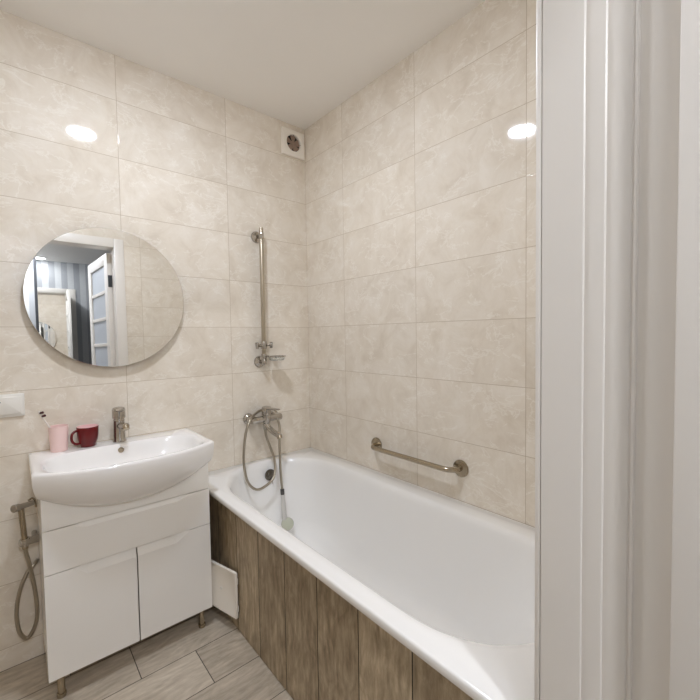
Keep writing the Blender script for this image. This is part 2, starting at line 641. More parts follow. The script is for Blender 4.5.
def tub_loop(x0, x1, y0, y1, bb, bf, n, z, rect=False):
    """closed loop: back end arc from right to left, then front end arc; ends are superelliptic with depths bb, bf"""
    cx, hw = (x0 + x1) / 2, (x1 - x0) / 2
    pts = []
    zf = z if callable(z) else (lambda x, y: z)
    for th in end_param():
        c, s = math.cos(th), math.sin(th)
        if rect:
            k = 1 / max(abs(c), abs(s))
            px, py = c * k, s * k
        else:
            px = math.copysign(abs(c) ** (2 / n), c)
            py = abs(s) ** (2 / n)
        pts.append((cx + px * hw, y1 - bb + py * bb))
    for th in end_param():
        c, s = math.cos(th), math.sin(th)
        if rect:
            k = 1 / max(abs(c), abs(s))
            px, py = -c * k, s * k
        else:
            px = -math.copysign(abs(c) ** (2 / n), c)
            py = abs(s) ** (2 / n)
        pts.append((cx + px * hw, y0 + bf - py * bf))
    # an even row of points along both straight sides
    out = []
    half = len(pts) // 2
    for h in range(2):
        seg = pts[h * half:(h + 1) * half]
        out += seg
        a, b = Vector(seg[-1]), Vector(pts[((h + 1) * half) % len(pts)])
        for i in range(1, 8):
            q = a.lerp(b, i / 8)
            out.append((q.x, q.y))
    return [Vector((x, y, zf(x, y))) for x, y in out]


tub = thing('bathtub', 'long white acrylic bathtub set against the tiled corner', 'bathtub', (-0.37, -0.85, 0))
bm = bmesh.new()
LB = RIM - 0.026
R_ = dict(bb=0.34, bf=0.30)
loops = [
    tub_loop(TX0 + 0.022, TX1 - 0.004, TY0 + 0.004, TY1 - 0.004, n=2, z=LB + 0.002, rect=True, **R_),
    tub_loop(TX0 + 0.003, TX1, TY0, TY1, n=2, z=LB, rect=True, **R_),
    tub_loop(TX0, TX1, TY0, TY1, n=2, z=LB + 0.004, rect=True, **R_),
    tub_loop(TX0, TX1, TY0, TY1, n=2, z=RIM - 0.006, rect=True, **R_),
    tub_loop(TX0 + 0.0018, TX1 - 0.001, TY0 + .001, TY1 - 0.001, n=2, z=RIM - 0.0018, rect=True, **R_),
    tub_loop(TX0 + 0.006, TX1 - 0.002, TY0 + .002, TY1 - 0.002, n=2, z=RIM, rect=True, **R_),
    tub_loop(TX0 + 0.026, TX1 - 0.012, TY0 + .012, TY1 - 0.012, n=2, z=RIM, rect=True, **R_),
    tub_loop(TX0 + 0.030, TX1 - 0.015, TY0 + .015, TY1 - 0.015, n=2, z=RIM + 0.0022, rect=True, **R_),
]
IX0, IX1, IY0, IY1 = -0.668, -0.100, -1.652, -0.062
loops += [
    tub_loop(IX0 - 0.016, IX1 + 0.016, IY0 - .016, IY1 + .014, n=2.25, z=RIM + 0.0022, **R_),
    tub_loop(IX0 - 0.009, IX1 + 0.009, IY0 - .009, IY1 + .008, n=2.25, z=RIM + 0.0012, **R_),
    tub_loop(IX0 - 0.003, IX1 + 0.003, IY0 - .002, IY1 + .003, n=2.25, z=RIM - 0.0015, **R_),
    tub_loop(IX0 + 0.002, IX1 - 0.002, IY0 + .004, IY1 - .001, n=2.25, z=RIM - 0.006, **R_),
    tub_loop(IX0 + 0.007, IX1 - 0.007, IY0 + .010, IY1 - .006, n=2.25, z=RIM - 0.015, **R_),
    tub_loop(IX0 + 0.011, IX1 - 0.011, IY0 + .018, IY1 - .010, n=2.25, z=RIM - 0.03, **R_),
]
for f, n in ((0.2, 2.3), (0.4, 2.35), (0.6, 2.4), (0.75, 2.45)):
    z = RIM - 0.03 - f * 0.385
    loops.append(tub_loop(IX0 + 0.011 + 0.07 * f, IX1 - 0.011 - 0.07 * f, IY0 + 0.018 + 0.30 * f, IY1 - 0.010 - 0.085 * f,
                          n=n, z=z, bb=0.32 - 0.04 * f, bf=0.30 - .04 * f))
for k, (f, ins) in enumerate(((0.86, 0.012), (0.93, 0.03), (0.98, 0.06), (1.0, 0.10))):
    z = RIM - 0.03 - f * 0.385
    loops.append(tub_loop(IX0 + 0.066 + ins, IX1 - 0.066 - ins, IY0 + 0.25 + ins * 1.3, IY1 - 0.08 - ins,
                          n=2.5, z=z, bb=0.28, bf=0.26))
loops.append(tub_loop(-0.42, -0.35, -1.0, -0.5, n=2.3, z=RIM - 0.03 - 0.388, bb=0.05, bf=0.05))
loft(bm, loops, cap0=False, cap1=True)
bmesh.ops.recalc_face_normals(bm, faces=bm.faces)
finish(bm, 'tub_shell', 'acrylic', tub, angle=50)

OV = Vector((-0.338, -0.0925, 0.516))
bm = bmesh.new()
dv = Vector((0, -1, 0.10)).normalized()
lathe(bm, OV - dv * 0.004, dv, [(0, 0.031), (0.006, 0.031), (0.009, 0.029), (0.0105, 0.022), (0.0105, 0.02), (0.013, 0.017), (0.014, 0.008)], 32)
ov = finish(bm, 'overflow_cover', 'chrome_dark_reflection', tub)
bm = bmesh.new()
p0 = OV + dv * 0.012 + Vector((0.004, 0, -0.026))
tube(bm, [p0 + Vector((0, 0, 0.012)), p0, p0 - Vector((-0.001, 0.004, 0.02))], 0.0035, 8)
finish(bm, 'overflow_lever', 'chrome', ov)

# wood plank apron
bm = bmesh.new()
AX = -0.69
ys = [-0.003, -0.225, -0.4215, -0.618, -0.8145, -1.011, -1.2075, -1.404, -1.6005, -1.702]
for a, b in zip(ys, ys[1:]):
    box(bm, AX, AX + 0.012, b + 0.0006, a - 0.0006, 0.003, LB - 0.001, 0.0008, 1)
apron = finish(bm, 'tub_apron', 'apron', smooth=False)
tag(apron, 'dark brown wood plank panel boxing in the side of the bathtub', 'bath panel')

# inspection hatch door, ajar
hx, hy, hz0, hz1 = -0.698, -0.438, 0.068, 0.272
hatch = thing('inspection_hatch', 'small white plastic hatch door standing ajar on the dark plank bath panel', 'hatch', (hx, hy, hz0))
hatch.rotation_euler = (0, 0, math.radians(104.5))
bm = bmesh.new()
HWD = 0.205
prof = rrect(0, HWD, 0, hz1 - hz0, 0.008, 4)
loops = []
for y, ins in ((0, 0.0), (0.0075, 0.0), (0.0095, 0.0018), (0.0095, 0.010), (0.0082, 0.012)):
    q = rrect(ins, HWD - ins, ins, hz1 - hz0 - ins, max(0.0081 - ins, 0.002), 4)
    loops.append([Vector((a, y, b)) for a, b in q])
loft(bm, loops)
o = finish(bm, 'hatch_panel', 'plastic_cream')
o.parent = hatch
bm = bmesh.new()
cyl(bm, (0.10, 0.007, 0.105), (0.10, 0.0105, 0.105), 0.007, seg=16, bev=0.001)
o = finish(bm, 'latch', 'plastic_white'); o.parent = hatch
for zz in (0.03, 0.15):
    bm = bmesh.new()
    box(bm, 0.0, 0.008, -0.004, 0.0005, zz, zz + 0.025, 0.001)
    o = finish(bm, 'hinge', 'plastic_white'); o.parent = hatch

# ------------------------------------------------------------------ vanity cabinet
VX0, VX1, VYF, VZ0, VZ1 = -1.340, -0.764, -0.318, 0.090, 0.738
FR = 0.018                   # thickness of the fronts
van = thing('vanity_cabinet', 'glossy white vanity cabinet on short metal legs under the washbasin', 'vanity cabinet', (-1.052, -0.16, 0))
bm = bmesh.new()
yb = VYF + FR + 0.002
box(bm, VX0, VX0 + 0.016, yb, -0.004, VZ0, VZ1, 0.0008, 1)
box(bm, VX1 - 0.016, VX1, yb, -0.004, VZ0, VZ1, 0.0008, 1)
box(bm, VX0 + 0.016, VX1 - 0.016, yb, -0.004, VZ0, VZ0 + 0.016)
box(bm, VX0 + 0.016, VX1 - 0.016, -0.02, -0.004, VZ0 + 0.016, VZ1)
finish(bm, 'carcass', 'gloss_white', van, smooth=False)
ZD1, ZD0 = 0.622, 0.466
XM = -1.0525
g = 0.0016


def scooped_front(x0, x1, z0, z1, n0, n1, t0, t1, depth):
    """front board whose top edge is milled back into a finger grip between n0 and n1 (slanted ends t0, t1)"""
    bm = bmesh.new()
    yf, yk = VYF, VYF + FR
    # front face outline with the notch
    top = [(x0, z1)]
    if n0 > x0: top.append((n0, z1))
    top += [(t0, z1 - depth)] if t0 is not None else [(x0, z1 - depth)]
    top += [(t1, z1 - depth)] if t1 is not None else [(x1, z1 - depth)]
    if n1 < x1: top.append((n1, z1))
    top.append((x1, z1))
    front = [(x0, z0)] + [p for i, p in enumerate(top) if i == 0 or p != top[i - 1]] + [(x1, z0)]
    if t0 is None: front = [p for p in front if p != (x0, z1)]
    if t1 is None: front = [p for p in front if p != (x1, z1)]
    fv = [bm.verts.new((x, yf, z)) for x, z in front]
    bm.faces.new(fv)
    bk = [bm.verts.new((x, yk, z)) for x, z in ((x0, z0), (x0, z1), (x1, z1), (x1, z0))]
    bm.faces.new(bk[::-1])
    # scoop surface: from the notch outline back and up to the rear part of the top edge
    ys_ = yk - 0.006
    d = {}
    def V(x, y, z):
        k = (round(x, 5), round(y, 5), round(z, 5))
        if k not in d:
            d[k] = bm.verts.new((x, y, z))
        return d[k]
    for v in fv + bk:
        d[(round(v.co.x, 5), round(v.co.y, 5), round(v.co.z, 5))] = v
    xa = t0 if t0 is not None else x0
    xb = t1 if t1 is not None else x1
    A, B = V(xa, yf, z1 - depth), V(xb, yf, z1 - depth)
    C_, D_ = V(xb, ys_, z1), V(xa, ys_, z1)
    bm.faces.new((A, B, C_, D_))
    topback = []
    if t0 is not None:
        N0 = V(n0, yf, z1)
        bm.faces.new((N0, A, D_))
        topback += [V(x0, yf, z1), N0, D_]
    else:
        topback += [D_]
        bm.faces.new((A, D_, V(x0, yk, z1), V(x0, yk, z0), V(x0, yf, z0)))
    if t1 is not None:
        N1 = V(n1, yf, z1)
        bm.faces.new((B, N1, C_))
        topback += [C_, N1, V(x1, yf, z1)]
    else:
        topback += [C_]
        bm.faces.new((C_, B, V(x1, yf, z0), V(x1, yk, z0), V(x1, yk, z1)))
    topback += [V(x1, yk, z1), V(x0, yk, z1)]
    bm.faces.new(topback)
    if t0 is not None:
        bm.faces.new((V(x0, yf, z0), V(x0, yf, z1), V(x0, yk, z1), V(x0, yk, z0)))
    if t1 is not None:
        bm.faces.new((V(x1, yf, z1), V(x1, yf, z0), V(x1, yk, z0), V(x1, yk, z1)))
    bm.faces.new((V(x0, yf, z0), V(x0, yk, z0), V(x1, yk, z0), V(x1, yf, z0)))
    return bm


W_ = VX1 - VX0
na, nb = -1.255, -0.8445
finish(newbox(VX0, VX1, VYF, VYF + FR, ZD1 + g, VZ1, 0.001, 1), 'top_panel', 'gloss_white', van, smooth=False)
finish(scooped_front(VX0, VX1, ZD0 + g, ZD1 - g, na, nb, na + 0.04, nb - 0.05, 0.018), 'drawer', 'gloss_white', van, smooth=False)
finish(scooped_front(VX0, XM - 0.0024, VZ0, ZD0 - g, na, 9, -1.215, None, 0.035), 'door', 'gloss_white', van, smooth=False)
finish(scooped_front(XM + 0.0024, VX1, VZ0, ZD0 - g, -9, nb, None, -0.905, 0.035), 'door', 'gloss_white', van, smooth=False)
for lx in (VX0 + 0.036, VX1 - 0.036):
    for ly in (-0.285, -0.05):
        bm = bmesh.new()
        lathe(bm, (lx, ly, 0), (0, 0, 1), [(0, 0.014), (0.004, 0.015), (0.014, 0.0145), (0.015, 0.0115), (0.0905, 0.0115)], 20)
        finish(bm, 'leg', 'steel', van)

# ------------------------------------------------------------------ washbasin
basin = thing('washbasin', 'wide white ceramic washbasin with a bowed front on the vanity cabinet', 'washbasin', (-1.0525, -0.2, 0.74))
BX0, BX1 = -1.361, -0.744
BCX = (BX0 + BX1) / 2
BW = (BX1 - BX0) / 2
BT = 0.834


def basin_front(x):
    t = min(1, abs(x - BCX) / BW)
    return -0.338 - 0.088 * (1 - t ** 2.6)


outline = []
NB, NS, NF = 24, 10, 40
for i in range(NB):                                       # back edge, left to right
    outline.append((BX0 + 2 * BW * i / NB, -0.001, 'b'))
for i in range(NS):                                       # right side
    outline.append((BX1, -0.001 - (0.337) * i / NS, 's'))
for i in range(NF):                                       # bowed front, right to left
    x = BX1 - 2 * BW * i / NF
    outline.append((x, basin_front(x), 'f'))
for i in range(NS):
    outline.append((BX0, -0.338 + 0.337 * i / NS, 's'))
CXY = (BCX, -0.235)


def bowl_pt(x, y, ins_side, ins_back, ins_front, n=4.0):
    """point of an inset superelliptic loop in the direction of (x, y)"""
    hx = BW - ins_side
    cy = CXY[1]
    dx, dy = x - CXY[0], y - cy
    # direction normalised by outline box
    top = -ins_back - cy
    bot = -cy + basin_front(BCX) * -1 - ins_front if False else (abs(basin_front(BCX)) - ins_front + cy)
    hy = top if dy > 0 else bot
    u_, v_ = dx / BW, dy / ((0 - cy) if dy > 0 else (abs(basin_front(BCX)) + cy))
    a = math.atan2(v_, u_)
    c, s = math.cos(a), math.sin(a)
    k = (abs(c) ** n + abs(s) ** n) ** (-1 / n)
    px, py = CXY[0] + c * k * hx, cy + s * k * hy
    return (px, max(py, basin_front(px) + ins_front))


def oinset(x, y, d):
    """shrink the outline by about d towards the centre"""
    dx, dy = x - CXY[0], y - CXY[1]
    return (CXY[0] + dx * (1 - d / BW), CXY[1] + dy * (1 - d / 0.22))


def under_z(x):
    t = (x - BCX) / BW
    return 0.654 + 0.088 * min(1, abs(t)) ** 2.1


loops = []
# inside: from the bottom of the bowl up to the rim
for ins, z in (((0.26, 0.19, 0.17), 0.722), ((0.20, 0.17, 0.14), 0.7225), ((0.13, 0.145, 0.095), 0.728), ((0.085, 0.13, 0.06), 0.744),
               ((0.058, 0.120, 0.038), 0.772), ((0.046, 0.114, 0.033), 0.800), ((0.040, 0.110, 0.027), 0.818),
               ((0.034, 0.106, 0.022), 0.8285), ((0.027, 0.101, 0.0165), 0.8333)):
    loops.append([Vector((*bowl_pt(x, y, *ins, n=3.3 if ins[0] < 0.1 else 2.8), z)) for x, y, k in outline])
loops.append([Vector((*oinset(x, y, 0.011), BT)) for x, y, k in outline])
loops.append([Vector((*oinset(x, y, 0.005), BT - 0.0014)) for x, y, k in outline])
loops.append([Vector((*oinset(x, y, 0.0015), BT - 0.0045)) for x, y, k in outline])
loops.append([Vector((x, y, BT - 0.010)) for x, y, k in outline])
# outside going down
def side_low(x, y, k, f):
    """f 0 at the rim to 1 at the underside line"""
    t = abs(x - BCX) / BW
    zlow = 0.757 if k == 's' else under_z(x)
    if k == 'f':
        ylow = VYF - 0.002
        z0 = BT - 0.010
        g_ = f
        yy = y + (ylow - y) * (g_ ** 2.2)
        zz = z0 + (max(under_z(x), 0.0) - z0) * (1 - (1 - g_) ** 1.25)
        xx = x + (BCX - x) * 0.045 * g_ ** 3 * t
        return Vector((xx, yy, zz))
    if k == 's':
        zz = BT - 0.010 + (0.742 - BT + 0.010) * f
        sgn = 1 if x > BCX else -1
        frac = min(1, abs(y) / 0.338)
        yy = y + (VYF - 0.002 + 0.338) * frac * f ** 2.2
        return Vector((x - sgn * BW * 0.045 * f ** 3, yy, zz))
    zz = BT - 0.010 + (0.742 - BT + 0.010) * f
    return Vector((x + (BCX - x) * 0.045 * f ** 3, y, zz))


for f in (0.12, 0.25, 0.4, 0.55, 0.7, 0.82, 0.92, 1.0):
    loops.append([side_low(x, y, k, f) for x, y, k in outline])
# hidden underside, dropping inside the cabinet
loops.append([Vector((BCX + (p.x - BCX) * 0.86, min(-0.03, max(p.y, -0.285)), min(p.z, 0.73))) for p in loops[-1]])
loops.append([Vector((BCX + (p.x - BCX) * 0.6, -0.17 + (p.y + 0.17) * 0.6, 0.70)) for p in loops[-1]])
bm = bmesh.new()
loft(bm, loops)
finish(bm, 'basin_bowl', 'ceramic', basin, angle=40)
bm = bmesh.new()
ovp = Vector((-1.058, -0.1135, 0.808))
dv = Vector((0, -1, 0.25)).normalized()
lathe(bm, ovp, dv, [(0, 0.0115), (0.003, 0.0115), (0.0045, 0.0095), (0.0045, 0.0075), (0.0015, 0.007)], 24)
finish(bm, 'overflow_ring', 'steel', basin)
bm = bmesh.new()
lathe(bm, (-1.0525, -0.24, 0.7215), (0, 0, 1), [(0, 0.03), (0.003, 0.03), (0.005, 0.026), (0.004, 0.02), (0.006, 0.012)], 28)
finish(bm, 'drain', 'chrome', basin)

# basin faucet
fc = Vector((-1.0515, -0.058, BT - 0.001))
fau = thing('basin_faucet', 'short chrome single-lever faucet on the back ledge of the washbasin', 'faucet', fc)
bm = bmesh.new()
lathe(bm, fc, (0, 0, 1), [(0, 0.027), (0.004, 0.027), (0.007, 0.0245), (0.010, 0.023), (0.088, 0.0215), (0.096, 0.0225), (0.10, 0.021)], 32)
finish(bm, 'faucet_body', 'chrome', fau)
bm = bmesh.new()
tube(bm, spline([fc + Vector((0, 0, 0.068)), fc + Vector((0.003, -0.03, 0.073)), fc + Vector((0.006, -0.065, 0.078)),
                 fc + Vector((0.008, -0.094, 0.081))], 6), 0.014, 18,
     radii=None)
sp_ = finish(bm, 'spout', 'chrome', fau)
bm = bmesh.new()
lathe(bm, fc + Vector((0.008, -0.085, 0.081)), (0.06, -0.55, -0.8), [(0, 0.0135), (0.015, 0.0135), (0.017, 0.012), (0.017, 0.009)], 20)
finish(bm, 'aerator', 'steel', sp_)
bm = bmesh.new()
lathe(bm, fc + Vector((0, 0, 0.099)), (0, 0, 1), [(0, 0.018), (0.004, 0.018), (0.005, 0.0255), (0.040, 0.0255), (0.049, 0.0225), (0.052, 0.013)], 32)
q0 = fc + Vector((0, -0.012, 0.140))
loops = []
for t, w_, h_ in ((0, 0.019, 0.008), (0.02, 0.018, 0.0075), (0.045, 0.014, 0.006), (0.062, 0.0115, 0.005), (0.066, 0.008, 0.003)):
    c = q0 + Vector((0, -t, 0.10 * t))
    loops.append([c + Vector((w_ * math.cos(2 * PI * i / 16), 0, h_ * math.sin(2 * PI * i / 16))) for i in range(16)])
loft(bm, loops)
finish(bm, 'lever', 'chrome', fau)

# pink tumbler, toothbrush, red mug
BZ = BT + 0.0002
cx, cy = -1.264, -0.052
bm = bmesh.new()
lathe(bm, (cx, cy, BZ), (0, 0, 1), [(0, 0.027), (0.002, 0.029), (0.099, 0.0335), (0.101, 0.0330), (0.100, 0.0318), (0.006, 0.0272), (0.004, 0.01)], 36)
cup = finish(bm, 'bathroom_tumbler', 'pink')
tag(cup, 'pale pink tumbler holding a toothbrush on the left end of the basin ledge', 'tumbler')
tb = thing('toothbrush', 'white toothbrush leaning out of the pale pink tumbler', 'toothbrush', (cx + 0.012, cy - 0.004, BZ + 0.008))
a0 = Vector((cx + 0.014, cy - 0.006, BZ + 0.009))
a1 = Vector((cx - 0.0295, cy - 0.012, BZ + 0.103))
dirv = (a1 - a0).normalized()
tip = a0 + dirv * 0.178
bm = bmesh.new()
pts = [a0 + dirv * t for t in (0, 0.01, 0.05, 0.09, 0.12, 0.145, 0.155, 0.170, 0.178)]
tube(bm, pts, 0.004, 10, radii=[0.002, 0.0035, 0.0042, 0.0040, 0.0028, 0.0025, 0.0048, 0.0048, 0.002])
finish(bm, 'brush_handle', 'brush_white', tb)
side = dirv.cross(Vector((0, 0, 1))).cross(dirv).normalized()
nrm = Vector((0.55, -0.75, 0.35)); nrm = (nrm - dirv * nrm.dot(dirv)).normalized()
for t in (0.1545, 0.169):
    bm = bmesh.new()
    p = a0 + dirv * t
    cyl(bm, p + nrm * 0.002, p + nrm * 0.014, 0.0046, 0.0050, 10)
    o = finish(bm, 'bristle_tuft', 'bristle', tb)

mx, my = -1.166, -0.052
mug = thing('coffee_mug', 'dark red mug with pink inside standing beside the pink tumbler', 'mug', (mx, my, BZ))
bm = bmesh.new()
lathe(bm, (mx, my, BZ), (0, 0, 1), [(0, 0.024), (0.0015, 0.0265), (0.007, 0.0265), (0.010, 0.0275), (0.026, 0.0345), (0.048, 0.0375), (0.082, 0.0395), (0.0835, 0.0388)], 40, cap1=False)
finish(bm, 'mug_body', 'maroon', mug)
bm = bmesh.new()
lathe(bm, (mx, my, BZ), (0, 0, 1), [(0.0835, 0.0388), (0.0845, 0.0378), (0.0835, 0.0366), (0.048, 0.0345), (0.026, 0.0315), (0.012, 0.024), (0.010, 0.005)], 40, cap0=False)
finish(bm, 'mug_lining', 'pink_in', mug)
bm = bmesh.new()
hp = [(-0.034, 0.070), (-0.046, 0.071), (-0.058, 0.062), (-0.062, 0.045), (-0.057, 0.028), (-0.045, 0.018), (-0.029, 0.018)]
ha = math.radians(18)
tube(bm, spline([(mx + a * math.cos(ha), my + a * math.sin(ha), BZ + b) for a, b in hp], 6), 0.0048, 12)
finish(bm, 'handle', 'maroon', mug)

# ------------------------------------------------------------------ round mirror
mc = Vector((-1.0525, 0, 1.4605))
TILT = 0.011            # hangs with its lower edge a little farther from the wall
mir = thing('round_mirror', 'large round frameless mirror hung above the washbasin', 'mirror', (mc.x, -0.012, mc.z))
bm = bmesh.new()
lathe(bm, mc + Vector((0, -0.0245, 0)), (0, -1, 0), [(0, 0.300), (0.0012, 0.3006), (0.003, 0.3006), (0.004, 0.2996)], 128)
finish(bm, 'mirror_glass', 'mirror', mir)
bm = bmesh.new()
lathe(bm, mc + Vector((0, -0.0005, 0)), (0, -1, 0), [(0, 0.20), (0.018, 0.20)], 64)
lathe(bm, mc + Vector((0, -0.0183, 0)), (0, -1, 0), [(0, 0.3), (0.002, 0.3)], 96)
finish(bm, 'mirror_back', 'mirror_back', mir)

for o_ in list(mir.children):
    if o_.name == 'mirror_glass':
        Rm = Matrix.Translation(mc + Vector((0, -0.024, 0))) @ Matrix.Rotation(-TILT, 4, 'X') @ Matrix.Translation(-(mc + Vector((0, -0.024, 0))))
        o_.data.transform(Rm)

# light switch
sw = thing('light_switch', 'white light switch on the tiled wall left of the washbasin', 'light switch', (-1.443, -0.005, 1.03))
bm = bmesh.new()
def plate(x0, x1, z0, z1, y0, y1, r, ed=0.0015):
    bm_ = bmesh.new()
    lp = []
    for y, ins in ((y0, 0), (y1 + ed, 0), (y1 + ed * 0.3, ed * 0.3), (y1, ed)):
        lp.append([Vector((a, y, b)) for a, b in rrect(x0 + ins, x1 - ins, z0 + ins, z1 - ins, r - ins if r > ins else 0.0005, 4)])
    loft(bm_, lp)
    return bm_
bm.free()
finish(plate(-1.521, -1.364, 0.986, 1.074, -0.0005, -0.0085, 0.005), 'switch_plate', 'plastic_white', sw)
for x0 in (-1.5105, -1.4405):
    r_ = finish(plate(x0, x0 + 0.066, 0.9965, 1.0635, -0.0086, -0.0125, 0.003), 'rocker', 'plastic_white', sw)
    bm = bmesh.new()
    cyl(bm, (x0 + 0.004, -0.0126, 1.045), (x0 + 0.004, -0.0131, 1.045), 0.0022, seg=12)
    finish(bm, 'indicator', 'grey_rubber', r_)

# exhaust fan
vx0, vx1, vz0, vz1 = -0.167, -0.013, 2.342, 2.493
vc = Vector(((vx0 + vx1) / 2, 0, (vz0 + vz1) / 2 + 0.002))
fan = thing('exhaust_fan', 'square white exhaust fan high on the wall in the ceiling corner', 'exhaust fan', (vc.x, -0.008, vc.z))
bm = bmesh.new()
N4 = 48
def sq(rx, y, ins):
    out = []
    for i in range(N4):
        a = 2 * PI * i / N4 + PI / N4 * 0
        c, s = math.cos(a), math.sin(a)
        k = 1 / max(abs(c), abs(s))
        out.append(Vector((vc.x + c * k * (rx - ins), y, vc.z - 0.002 + s * k * (rx - ins))))
    return out
def ci(r, y):
    return [Vector((vc.x + r * math.cos(2 * PI * i / N4), y, vc.z + r * math.sin(2 * PI * i / N4))) for i in range(N4)]
loft(bm, [sq(0.0765, -0.0005, 0), sq(0.0765, -0.014, 0), sq(0.0765, -0.017, 0.003), ci(0.051, -0.018), ci(0.048, -0.0165), ci(0.047, -0.003)], cap0=True, cap1=False)
finish(bm, 'fan_cover', 'plastic_cream', fan)
bm = bmesh.new()
lathe(bm, (vc.x, -0.0022, vc.z), (0, -1, 0), [(0, 0.0465), (0.0008, 0.0465)], 40)
finish(bm, 'duct', 'dark', fan)
bm = bmesh.new()
lathe(bm, (vc.x, -0.003, vc.z), (0, -1, 0), [(0, 0.016), (0.008, 0.016), (0.0105, 0.011)], 24)
for k in range(5):
    a = 2 * PI * k / 5 + 0.3
    lp = []
    for r, ww in ((0.014, 0.010), (0.03, 0.016), (0.044, 0.019)):
        c = Vector((vc.x + r * math.cos(a), -0.007, vc.z + r * math.sin(a)))
        tv = Vector((-math.sin(a), 0, math.cos(a)))
        lp.append([c + tv * (-ww) + Vector((0, 0.0035, 0)), c + tv * ww + Vector((0, -0.0032, 0)),
                   c + tv * ww + Vector((0, -0.0025, 0)), c + tv * (-ww) + Vector((0, 0.0025 - 0.0003, 0))])
    loft(bm, lp)
finish(bm, 'fan_blades', 'fan', fan)
bm = bmesh.new()
box(bm, vc.x - 0.0015, vc.x + 0.0015, -0.0165, -0.0145, vc.z - 0.0485, vc.z + 0.0485)
box(bm, vc.x - 0.0485, vc.x + 0.0485, -0.0163, -0.0147, vc.z - 0.0013, vc.z + 0.0013)
finish(bm, 'guard', 'fan', fan)

# ------------------------------------------------------------------ shower rail
rx, ry = -0.336, -0.050
rail = thing('shower_rail', 'vertical chrome shower rail with holder and soap dish on the back wall', 'shower rail', (rx, 0, 1.16))
bm = bmesh.new()
cyl(bm, (rx, ry, 1.128), (rx, ry, 1.878), 0.0112, seg=24, bev=0.002)
finish(bm, 'rail_bar', 'satin', rail)
for zz in (1.834, 1.140):
    bm = bmesh.new()
    lathe(bm, (rx - 0.004, -0.0004, zz), (0, -1, 0), [(0, 0.0325), (0.004, 0.0325), (0.009, 0.029), (0.013, 0.016), (0.015, 0.0105), (0.038, 0.0105)], 32)
    cyl(bm, (rx, ry, zz - 0.017), (rx, ry, zz + 0.017), 0.0145, seg=24, bev=0.002)
    finish(bm, 'wall_mount', 'chrome', rail)
bm = bmesh.new()
cyl(bm, (rx, ry, 1.212), (rx, ry, 1.255), 0.0165, seg=24, bev=0.002)
cyl(bm, (rx - 0.012, ry, 1.231), (rx - 0.036, ry - 0.006, 1.231), 0.008, seg=16)
lathe(bm, (rx - 0.044, ry - 0.008, 1.214), (-0.12, -0.12, 1), [(0, 0.0075), (0.034, 0.0105), (0.034, 0.008), (0.0, 0.005)], 20)
hold = finish(bm, 'handset_holder', 'chrome', rail)
bm = bmesh.new()
cyl(bm, (rx + 0.012, ry, 1.233), (rx + 0.038, ry - 0.003, 1.233), 0.006, seg=14)
lathe(bm, (rx + 0.034, ry - 0.003, 1.233), (1, -0.6, 0), [(0, 0.011), (0.003, 0.0175), (0.015, 0.0175), (0.018, 0.015), (0.0185, 0.006)], 24)
finish(bm, 'knob', 'chrome', hold)
# soap dish: an oval wire basket with a shallow glass-like tray
bm = bmesh.new()
dc = Vector((rx + 0.060, ry - 0.036, 1.170))
def oval(r1, r2, z):
    return [dc + Vector((r1 * math.cos(2 * PI * i / 32), r2 * math.sin(2 * PI * i / 32), z)) for i in range(32)]
ring = oval(0.050, 0.037, 0.0)
tube(bm, ring + [ring[0], ring[1]], 0.0032, 8)
cyl(bm, (rx, ry, 1.158), (rx, ry, 1.186), 0.0155, seg=20, bev=0.002)
cyl(bm, (rx + 0.010, ry - 0.006, 1.171), dc + Vector((-0.043, 0.012, 0)), 0.006, seg=12)
dish = finish(bm, 'soap_dish', 'chrome', rail)
bm = bmesh.new()
loft(bm, [oval(0.025, 0.016, -0.0225), oval(0.040, 0.028, -0.022), oval(0.045, 0.032, -0.014), oval(0.0475, 0.0345, 0.0005),
          oval(0.0455, 0.0325, 0.0005), oval(0.043, 0.030, -0.013), oval(0.038, 0.026, -0.0195), oval(0.023, 0.014, -0.02)])
finish(bm, 'soap_tray', 'dish_glass', dish)

# ------------------------------------------------------------------ bath mixer
bx, by, bz = -0.338, -0.066, 0.826
mix_ = thing('bath_mixer', 'chrome wall-mounted bath mixer over the end of the bathtub', 'bath mixer', (bx, 0, bz))
bm = bmesh.new()
cyl(bm, (bx - 0.092, by, bz), (bx + 0.092, by, bz), 0.0185, seg=28, bev=0.003)
lathe(bm, (bx, by, bz - 0.034), (0, 0, 1), [(0, 0.0155), (0.003, 0.018), (0.02, 0.0225), (0.034, 0.025), (0.050, 0.0245), (0.056, 0.0225)], 32)
finish(bm, 'mixer_body', 'chrome', mix_)
for s in (-1, 1):
    bm = bmesh.new()
    ex = bx + s * 0.078
    lathe(bm, (ex, -0.0004, bz), (0, -1, 0), [(0, 0.031), (0.004, 0.031), (0.012, 0.027), (0.016, 0.020), (0.022, 0.0185), (0.050, 0.0185)], 32)
    lathe(bm, (ex, -0.036, bz), (0, -1, 0), [(0, 0.0205), (0.024, 0.0205), (0.027, 0.018)], 6)
    finish(bm, 'wall_union', 'chrome', mix_)
bm = bmesh.new()
lathe(bm, (bx, by, bz + 0.020), (0, -0.05, 1), [(0, 0.0235), (0.004, 0.0265), (0.038, 0.0265), (0.046, 0.024), (0.049, 0.014)], 32)
q0 = Vector((bx, by - 0.008, bz + 0.058))
lp = []
for t, w_, h_ in ((0, 0.020, 0.008), (0.03, 0.018, 0.0065), (0.07, 0.0145, 0.005), (0.10, 0.012, 0.004), (0.106, 0.008, 0.002)):
    c = q0 + Vector((0.13 * t, -0.99 * t, 0.05 * t))
    lp.append([c + Vector((w_ * math.cos(2 * PI * i / 16), 0, h_ * math.sin(2 * PI * i / 16))) for i in range(16)])
loft(bm, lp)
finish(bm, 'lever', 'chrome', mix_)
bm = bmesh.new()
